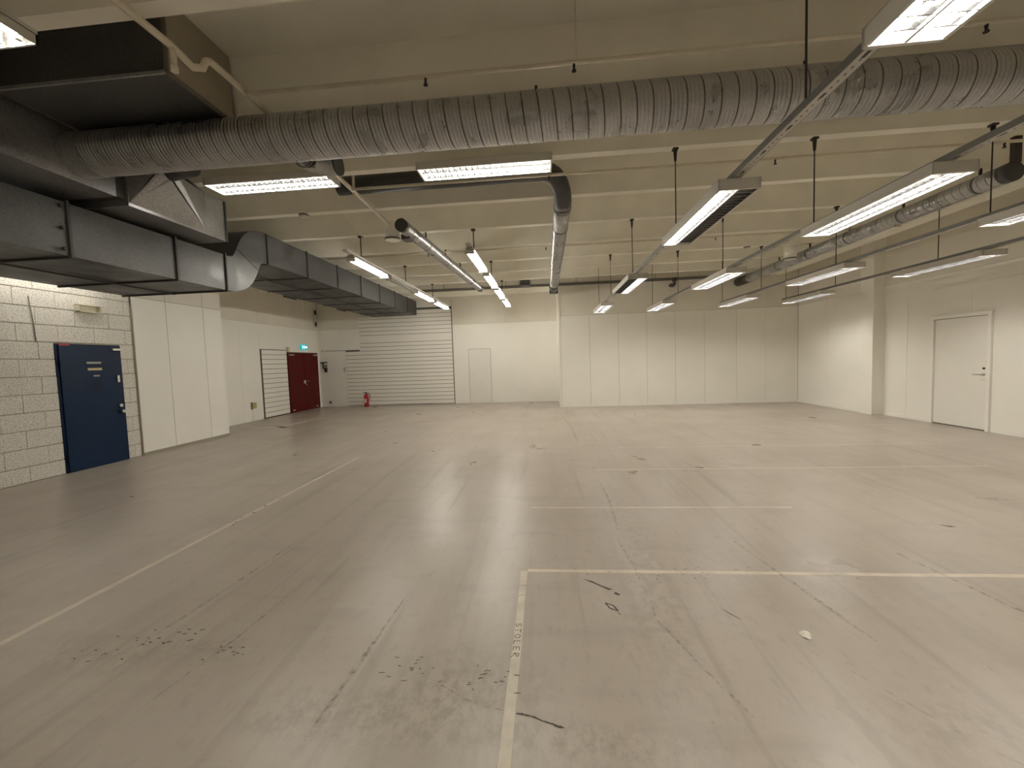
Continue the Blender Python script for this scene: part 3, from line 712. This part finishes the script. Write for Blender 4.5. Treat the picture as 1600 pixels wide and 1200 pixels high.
MB().tube([(XSP, 5.25, ZSP), (XSP, 5.25, SLAB)], .018, 8).obj('riser', 'pipe', t)
for y, xa, xb, z, lab in ((3.30, XSP+.03, 6.8, 3.845, 'beige painted sprinkler branch pipe above the big round duct'), (5.13, XSP+.03, 6.8, 3.82, 'beige painted sprinkler branch pipe just behind the rib with the crosswise lights'), (8.42, -4.6, 6.8, 3.86, 'beige painted sprinkler branch pipe far down the ceiling')):
    t = thing('sprinkler_branch', lab, 'pipe', (0, 0, 0), 0, 'sprinkler branch pipes')
    MB().tube([(xa, y, z), (xb, y, z)], .017, 10).obj('pipe_run', 'pipe', t)
    for x in ((.28, 3.2, -.9) if y < 4 else (2.75, .1, 5.2) if y < 6 else (.06, -2.4, 3.4)):
        h = MB(); h.tube([(x, y, z-.014), (x, y, z-.06)], [.012, .008], 8); h.tube([(x, y, z-.058), (x, y, z-.066)], .018, 10); h.obj('sprinkler_head', 'black', t)
        if x == .28: MB().tube([(x+.02, y, z), (x+.02, y, SLAB-.002)], .005, 6).obj('pipe_hanger', 'pipe', t)
def drum(label, x, y, z0, z1, r=.125, m='white', ring=True):
    t = thing('ceiling_drum', label, 'ceiling unit', (x, y, z0))
    MB().lathe([(r, .03), (r, z1-z0)], 0, 0, 28).obj('drum_body', m, t)
    if ring: MB().lathe([(r+.003, .014), (r+.003, .030)], 0, 0, 28).obj('dark_ring', 'black', t)
    MB().lathe([(r*.93, .0), (r+.001, .014)], 0, 0, 28).obj('face_plate', 'label' if m == 'white' else m, t)
drum('white round ceiling drum with a dark ring at the end of the sprinkler main', -2.47, 6.6, 3.60, 3.88)
drum('white round ceiling drum with a dark ring beside the right spiral duct', 5.56, 9.75, 3.62, 3.92, .125)
drum('grey round ceiling drum hanging under the cable tray', -.57, 12.35, 3.80, 3.99, .16, 'galvd', False)
def detector(label, x, y):
    t = thing('smoke_detector', label, 'smoke detector', (x, y, SOF-.05))
    MB().lathe([(.035, 0), (.058, .012), (.062, .035)], 0, 0, 20).obj('head', 'house', t); MB().lathe([(.07, .035), (.07, .05)], 0, 0, 20).obj('base', 'rod', t)
detector('small round smoke detector on a rib near the S-bend of the duct', -3.68, 6.095)
detector('small round smoke detector on a rib above the second lighting track', 4.56, 9.62)
tag(MB().tube([(-3.62, 6.10, SOF-.02), (-3.3, 6.5, SOF+.18), (-3.28, 7.20, SOF-.02), (-3.3, 7.27, SOF-.05)], .005, 6).obj('detector_cable', 'pipe'), 'thin pale cable from the smoke detector to the bare-tube row', 'cable')
t = thing('cable_tray', 'dark cable tray crossing the ceiling just before the right back wall', 'cable tray', (0, 0, 0))
for y in (12.78, 12.93): bx(-4.3, 5.75, y-.006, y+.006, 3.855, 3.915).obj('side_rail', 'track', t)
bx(-4.3, 5.75, 12.78, 12.93, 3.855, 3.862).obj('tray_bottom', 'rod', t)
for x in (-3.2, -1.2, 1.0, 3.4, 5.4): MB().tube([(x, 12.85, 3.90), (x, 12.85, SLAB)], .006, 6).obj('hanger', 'rod', t)
t = thing('hooked_pipe', 'grey hooked pipe end hanging from the cable tray', 'pipe', (0, 0, 0))
p = [Vector((3.93, 12.70, 3.86)), Vector((3.93, 12.70, 3.74))]+arc((3.85, 12.70, 3.74), .08, 0, -math.pi*.8, 8, ((1,0,0), (0,0,1)))
MB().tube(p, .055, 14).obj('pipe_bend', 'galvd', t); MB().tube([(3.93, 12.70, 3.78), (3.93, 12.70, 3.88)], .07, 14).obj('collar', 'black', t)

# ------------------------------------------------------------------ wall-mounted things and loose objects
t = thing('wall_lamp_box', 'cream rectangular box lamp on the block wall above the blue door', 'wall lamp', (XL+.003, 5.98, 2.585))
bx(0, .03, 0, .34, 0, .12).obj('back_plate', 'beige', t)
MB().box(.03, .09, 0, .012, 0, .12).box(.03, .09, .328, .34, 0, .12).box(.03, .09, 0, .34, 0, .012).box(.03, .09, 0, .34, .108, .12).obj('hood', 'beige', t)
tag(MB().tube([(XL+.012, 5.40, 2.75), (XL+.012, 5.43, 2.35), (XL+.012, 5.44, 2.07)], .007, 6).obj('wall_cable', 'greyish'), 'thin dark cable running down the block wall beside the blue door', 'cable')
tag(bx(XBOX-.06, XBOX+.002, 6.870, 6.8785, 0, 2.8).obj('corner_strip', 'base'), 'thin dark strip between the block wall and the white panels', 'strip')
t = thing('exit_sign', 'glowing teal exit sign with white arrows above the red double doors', 'exit sign', (XF+.002, 14.0, 2.20))
sb = bx(0, .06, -.20, .20, 0, .19).obj('sign_body', 'teal', t, bevel=.01)
for k, y in enumerate((-.13, -.02, .09)):
    m = MB()
    if k < 2:
        m.quad([(.0625, y-.02, .15), (.0625, y+.025, .15), (.0625, y+.075, .095), (.0625, y+.025, .04), (.0625, y-.02, .04), (.0625, y+.03, .095)])
    else:
        m.quad([(.0625, y-.03, .11), (.0625, y+.02, .11), (.0625, y+.02, .15), (.0625, y+.085, .095), (.0625, y+.02, .04), (.0625, y+.02, .08), (.0625, y-.03, .08)])
    m.obj('arrow', 'arrow', sb)
tag(bx(XF, XF+.06, 13.04, 13.16, 2.11, 2.27).obj('sensor_box', 'beige', bevel=.006), 'small beige sensor box at the upper corner of the red doors', 'sensor')
t = thing('wall_sensor', 'black and white wall sensors stacked high in the corner above the red doors', 'sensor', (XF+.001, 14.80, 3.05))
bx(0, .05, -.05, .05, 0, .70).obj('back_plate', 'house', t, bevel=.004)
for z in (.06, .50): bx(.05, .10, -.04, .045, z, z+.16).obj('sensor_head', 'black', t, bevel=.01)
t = tag(bx(XF+.02, XF+.05, 14.93, 14.96, 0, 3.05).obj('conduit', 'white'), 'white vertical conduit in the corner beside the red doors', 'conduit')
tag(bx(-8.66, -8.58, YB-.05, YB-.001, 2.13, 2.22).obj('junction_box', 'beige', bevel=.006), 'small beige junction box on the back wall near the corner', 'junction box')
tag(bx(-8.56, -7.16, YB-.014, YB-.001, 2.15, 2.17).obj('cable_strip', 'greyish'), 'thin grey cable strip running from the junction box to the slatted wall', 'cable')
t = thing('hook_rack', 'dark wall hooks and a reddish tag beside the red double doors', 'wall hook', (-8.6, YB-.001, 1.3))
MB().box(-.145, .14, -.035, 0, .40, .44).box(-.05, -.02, -.04, 0, .18, .42).obj('hook_bar', 'black', t)
MB().box(.02, .12, -.05, 0, .05, .22).obj('tag_card', 'redf', t); bx(.02, .13, -.04, 0, .24, .34).obj('holder', 'plateg', t)
t = tag(MB().box(-7.80, -7.73, YB-.03, YB-.001, 1.48, 1.50).box(-7.80, -7.785, YB-.03, YB-.001, 1.33, 1.48).obj('wall_hook', 'base'), 'small dark hook at the edge of the slatted wall', 'wall hook')
for (nm, x, z, lab) in (('wall_socket', -8.42, .12, 'small grey socket low on the back wall near the red doors'),):
    t = thing(nm, lab, 'socket', (x, YB-.001, z)); bx(-.05, .05, -.03, 0, 0, .10).obj('plate', 'plateg', t, bevel=.005); bx(-.02, .02, -.034, -.03, .03, .07).obj('insert', 'rod', t)
t = thing('wall_socket', 'yellowed double socket with a conduit on the left wall before the slatted panel', 'socket', (XF+.001, 11.33, .38))
bx(0, .05, -.08, .08, 0, .17).obj('plate', 'yel', t, bevel=.006); bx(0, .055, -.10, -.075, -.02, .19).obj('side_strip', 'greyish', t); bx(0, .02, -.05, -.02, -.38, 0).obj('conduit', 'white', t)
# fire extinguisher
t = thing('fire_extinguisher', 'red fire extinguisher with black hose standing before the slatted wall', 'fire extinguisher', (-6.80, 14.62, 0))
cyl = MB().lathe([(.075, 0), (.085, .012), (.085, .40), (.075, .44), (.045, .475), (.03, .49)], 0, 0, 28).obj('cylinder', 'extr', t)
m = MB(); m.tube([(0, 0, .48), (0, 0, .53)], .022, 12); m.hexa([(-.10,-.012,.535),(.03,-.012,.515),(.03,.012,.515),(-.10,.012,.535),(-.11,-.012,.56),(.03,-.012,.54),(.03,.012,.54),(-.11,.012,.56)]); vh = m.obj('valve_handle', 'black', t)
m = MB(); m.tube([(.02, 0, .52), (.07, 0, .525), (.12, 0, .49), (.145, 0, .42), (.14, 0, .34), (.115, 0, .27), (.10, 0, .23)], .012, 8); m.obj('hose', 'black', t)
m = MB()
for k in range(8):
    a0 = -math.pi/2-.75+k*.14; a1 = a0+.14
    m.quad([(.0865*math.cos(a), .0865*math.sin(a), z) for a, z in ((a0, .15), (a1, .15), (a1, .31), (a0, .31))], sm=True)
m.obj('label', 'label', cyl)
MB().tube([(-.03, -.03, .50), (-.05, -.045, .50)], .022, 12).obj('gauge', 'steel', vh)

# ------------------------------------------------------------------ floor tape, lettering, marks
def strip(name, x0, x1, y0, y1, label, seg=.35, wob=.003):
    m = MB(); along_x = abs(x1-x0) > abs(y1-y0)
    a, b = (x0, x1) if along_x else (y0, y1); c0, c1 = (y0, y1) if along_x else (x0, x1)
    n = max(2, int(abs(b-a)/seg)); P = [(a+(b-a)*i/n, random.uniform(-wob, wob), random.uniform(-wob, wob)) for i in range(n+1)]
    for (p, u, w), (q, u2, w2) in zip(P[:-1], P[1:]):
        Z = .0008
        if along_x: m.quad([(p, c0+u, Z), (q, c0+u2, Z), (q, c1+w2, Z), (p, c1+w, Z)])
        else: m.quad([(c0+u, p, Z), (c1+w, p, Z), (c1+w2, q, Z), (c0+u2, q, Z)])
    o = m.obj(name, 'tape'); return tag(o, label, 'floor tape', 'floor tape lines')
strip('floor_tape', -3.245, -3.195, .8, 6.54, 'long worn cream tape line along the floor on the side of the blue door')
tp = strip('floor_tape', -.228, -.180, .7, 2.88, 'cream floor tape with the handwritten word STOLER')
strip('floor_tape', -.18, 7.2, 2.865, 2.905, 'long cream tape line crossing the floor from the end of the lettered tape')
strip('floor_tape', -.20, 2.4, 4.14, 4.165, 'faint short cream tape line, second crossing beyond the lettered tape')
strip('floor_tape', .63, 5.6, 5.57, 5.60, 'thin cream tape line crossing the floor, third beyond the lettered tape')
strip('floor_tape', 1.2, 6.3, 6.94, 6.97, 'thin bright tape line crossing the floor before the right door')
strip('floor_tape', 3.1, 5.9, 8.76, 8.785, 'faint tape line crossing the floor nearest the pilaster')
strip('floor_tape', -6.445, -6.415, 4.83, 5.75, 'short thin cream tape line on the floor before the blue door')
strip('floor_tape', -7.10, -6.90, 9.9, 11.9, 'broad pale painted band on the floor before the red doors')
strip('floor_tape', -7.85, -6.9, 9.93, 10.08, 'pale painted cross band on the floor before the slatted panel')
# handwritten STOLER, tops of the letters towards +X, reading towards the camera
G = {'S': [[(.9,.85),(.5,1),(.15,.85),(.2,.6),(.75,.45),(.85,.18),(.5,0),(.1,.12)]], 'T': [[(0,1),(1,.95)],[(.5,.97),(.45,0)]],
     'O': [[(.5,1),(.12,.75),(.1,.3),(.45,0),(.85,.2),(.9,.7),(.5,1)]], 'L': [[(.15,1),(.12,.02),(.85,0)]],
     'E': [[(.85,1),(.12,.97),(.1,0),(.85,.02)],[(.1,.52),(.7,.5)]], 'R': [[(.1,-.02),(.12,1),(.7,.95),(.8,.65),(.15,.48),(.95,-.25)]]}
m = MB(); yb = 2.285
for i, ch in enumerate('STOLER'):
    for st in G[ch]:
        pts = [(-.221+.033*v+random.uniform(-.0004, .0004), yb-i*.0485-u*.033) for u, v in st]
        for (xa, ya), (xb, yb2) in zip(pts[:-1], pts[1:]):
            dx, dy = xb-xa, yb2-ya; L = math.hypot(dx, dy) or 1; nx, ny = -dy/L*.0019, dx/L*.0019
            ex, ey = dx/L*.0012, dy/L*.0012
            m.quad([(xa-ex+nx, ya-ey+ny, .0014), (xa-ex-nx, ya-ey-ny, .0014), (xb+ex-nx, yb2+ey-ny, .0014), (xb+ex+nx, yb2+ey+ny, .0014)])
m.obj('lettering', 'ink', tp)
for y, a in ((2.685, 0), (2.56, .018)):
    MB().quad([(-.226, y, .0013), (-.182, y+a, .0013), (-.182, y+a+.003, .0013), (-.226, y+.003, .0013)]).obj('pen_mark', 'ink', tp)
def smear(name, pts, m='stain', z=.0012, jit=.25):
    mb = MB(); prev = None
    P = []
    for (xa, ya, wa), (xb, yb_, wb) in zip(pts[:-1], pts[1:]):
        n = 5
        for i in range(n): s = i/n; P.append((xa+(xb-xa)*s, ya+(yb_-ya)*s, wa+(wb-wa)*s))
    P.append(pts[-1])
    for i, (x, y, w) in enumerate(P):
        q = P[min(i+1, len(P)-1)]; o = P[max(i-1, 0)]; dx, dy = q[0]-o[0], q[1]-o[1]; L = math.hypot(dx, dy) or 1
        w2 = w*(1+random.uniform(-jit, jit))/2; w3 = w*(1+random.uniform(-jit, jit))/2
        cur = ((x-dy/L*w2, y+dx/L*w2, z), (x+dy/L*w3, y-dx/L*w3, z))
        if prev: mb.quad([prev[0], prev[1], cur[1], cur[0]])
        prev = cur
    return mb.obj(name, m, fl)
smear('scuff', [(.219, 2.776, .004), (.27, 2.745, .02), (.32, 2.70, .014), (.375, 2.655, .022), (.40, 2.655, .004)])
smear('scuff', [(.405, 2.615, .02), (.425, 2.595, .026), (.43, 2.585, .006)])
for a, b in (((.33, 2.50), (.375, 2.475)), ((.375, 2.475), (.395, 2.42)), ((.395, 2.42), (.35, 2.445)), ((.35, 2.445), (.33, 2.50))): smear('scuff', [(*a, .010), (*b, .012)])
smear('scuff', [(.39, 2.405, .006), (.405, 2.385, .006)])
smear('scuff', [(-.177, 1.676, .004), (-.15, 1.675, .010), (-.10, 1.664, .008), (-.06, 1.645, .005), (-.02, 1.632, .008), (.02, 1.618, .011), (.035, 1.615, .003)], jit=.6)
smear('scuff', [(-.62, 1.86, .003), (-.42, 1.74, .008), (-.30, 1.70, .014), (-.15, 1.675, .004)], 'stain2')
R_ = random.Random(3)
for cx_, cy_, sx, sy, n, ws in ((-.72, 1.93, .09, .05, 16, .006), (-.36, 1.87, .08, .045, 16, .008), (-1.78, 1.995, .10, .03, 12, .008), (-2.35, 2.06, .10, .02, 10, .012), (-2.20, 2.12, .10, .02, 6, .01), (-2.55, 1.93, .10, .05, 8, .008), (.62, 2.86, .25, .05, 10, .006), (1.05, 2.9, .25, .04, 10, .006), (-3.22, 3.85, .03, .25, 8, .02)):
    for k in range(n):
        x = cx_+R_.gauss(0, sx); y = cy_+R_.gauss(0, sy); a = R_.uniform(-.5, .5); L = R_.uniform(.008, .035)
        smear('scuff', [(x, y, ws*.4), (x+L*math.cos(a)*.5, y+L*math.sin(a)*.5, ws), (x+L*math.cos(a), y+L*math.sin(a), ws*.3)], 'stain')
for pts in ([(.62, 2.55, .006), (.60, 2.35, .010), (.66, 2.2, .02), (.72, 2.0, .010), (.78, 1.85, .02), (.84, 1.7, .008)], [(.56, 3.4, .012), (.60, 3.0, .02), (.61, 2.6, .006)], [(.62, 5.2, .01), (.64, 4.4, .03), (.60, 3.6, .012)],
            [(-2.36, 2.0, .008), (-2.30, 2.6, .03), (-2.27, 3.4, .012)], [(-1.92, 1.6, .005), (-1.83, 2.1, .02), (-1.78, 2.8, .008)], [(-1.05, 1.5, .012), (-1.02, 1.9, .03), (-.98, 2.5, .01)],
            [(1.42, 2.0, .006), (1.62, 1.65, .004), (1.75, 1.5, .006)], [(1.5, 3.4, .01), (1.65, 2.5, .03), (1.7, 2.2, .01)], [(2.6, 3.2, .02), (2.75, 2.2, .03), (2.75, 1.9, .02)], [(2.15, 1.8, .03), (2.2, 1.65, .04), (2.2, 1.6, .01)],
            [(.36, 11.5, .02), (.5, 9.5, .05), (.55, 7.5, .03)]):
    smear('scuff', pts, 'stain2')
smear('scuff', [(4.30, 4.40, .02), (4.45, 4.36, .10), (4.6, 4.33, .02)], 'stain2'); smear('scuff', [(3.37, 3.72, .01), (3.42, 3.69, .03), (3.46, 3.68, .005)]); smear('scuff', [(4.35, 4.0, .01), (4.40, 3.99, .02)])
smear('scuff', [(2.0, 5.67, .02), (2.1, 5.63, .04)]); smear('scuff', [(-4.0, 9.0, .05), (-3.85, 8.95, .08)], 'stain2'); smear('scuff', [(-3.65, 10.4, .06), (-3.3, 10.5, .15), (-3.0, 10.4, .05)], 'stain2')
smear('scuff', [(1.02, 2.46, .004), (1.06, 2.40, .008), (1.09, 2.36, .004)])
smear('scuff', [(-6.98, 12.0, .02), (-6.97, 13.5, .02)], 'stain2')
m = MB(); R_ = random.Random(5); c = (0, 0, .012)
rim = [(.026*math.cos(a)*R_.uniform(.7, 1.3), .03*math.sin(a)*R_.uniform(.7, 1.3), R_.uniform(.0, .012)) for a in [2*math.pi*i/9 for i in range(9)]]
for i in range(9): m.quad([rim[i], rim[(i+1) % 9], c])
m.quad([(p[0], p[1], 0) for p in reversed(rim)])
o = m.obj('paper_scrap', 'paper'); o.location = (1.365, 2.235, .0005); tag(o, 'small crumpled white paper scrap lying alone on the open floor', 'paper scrap')

# ------------------------------------------------------------------ put each Empty at the base of its thing
for o in list(C.objects):
    if o.type == 'EMPTY' and o.parent is None and o.location.length == 0 and o.children:
        pts = [Vector(v.co)+c.location for c in o.children if c.type == 'MESH' for v in c.data.vertices]
        base = Vector(((min(p.x for p in pts)+max(p.x for p in pts))/2, (min(p.y for p in pts)+max(p.y for p in pts))/2, min(p.z for p in pts)))
        o.location = base
        for c in o.children: c.location = c.location-base
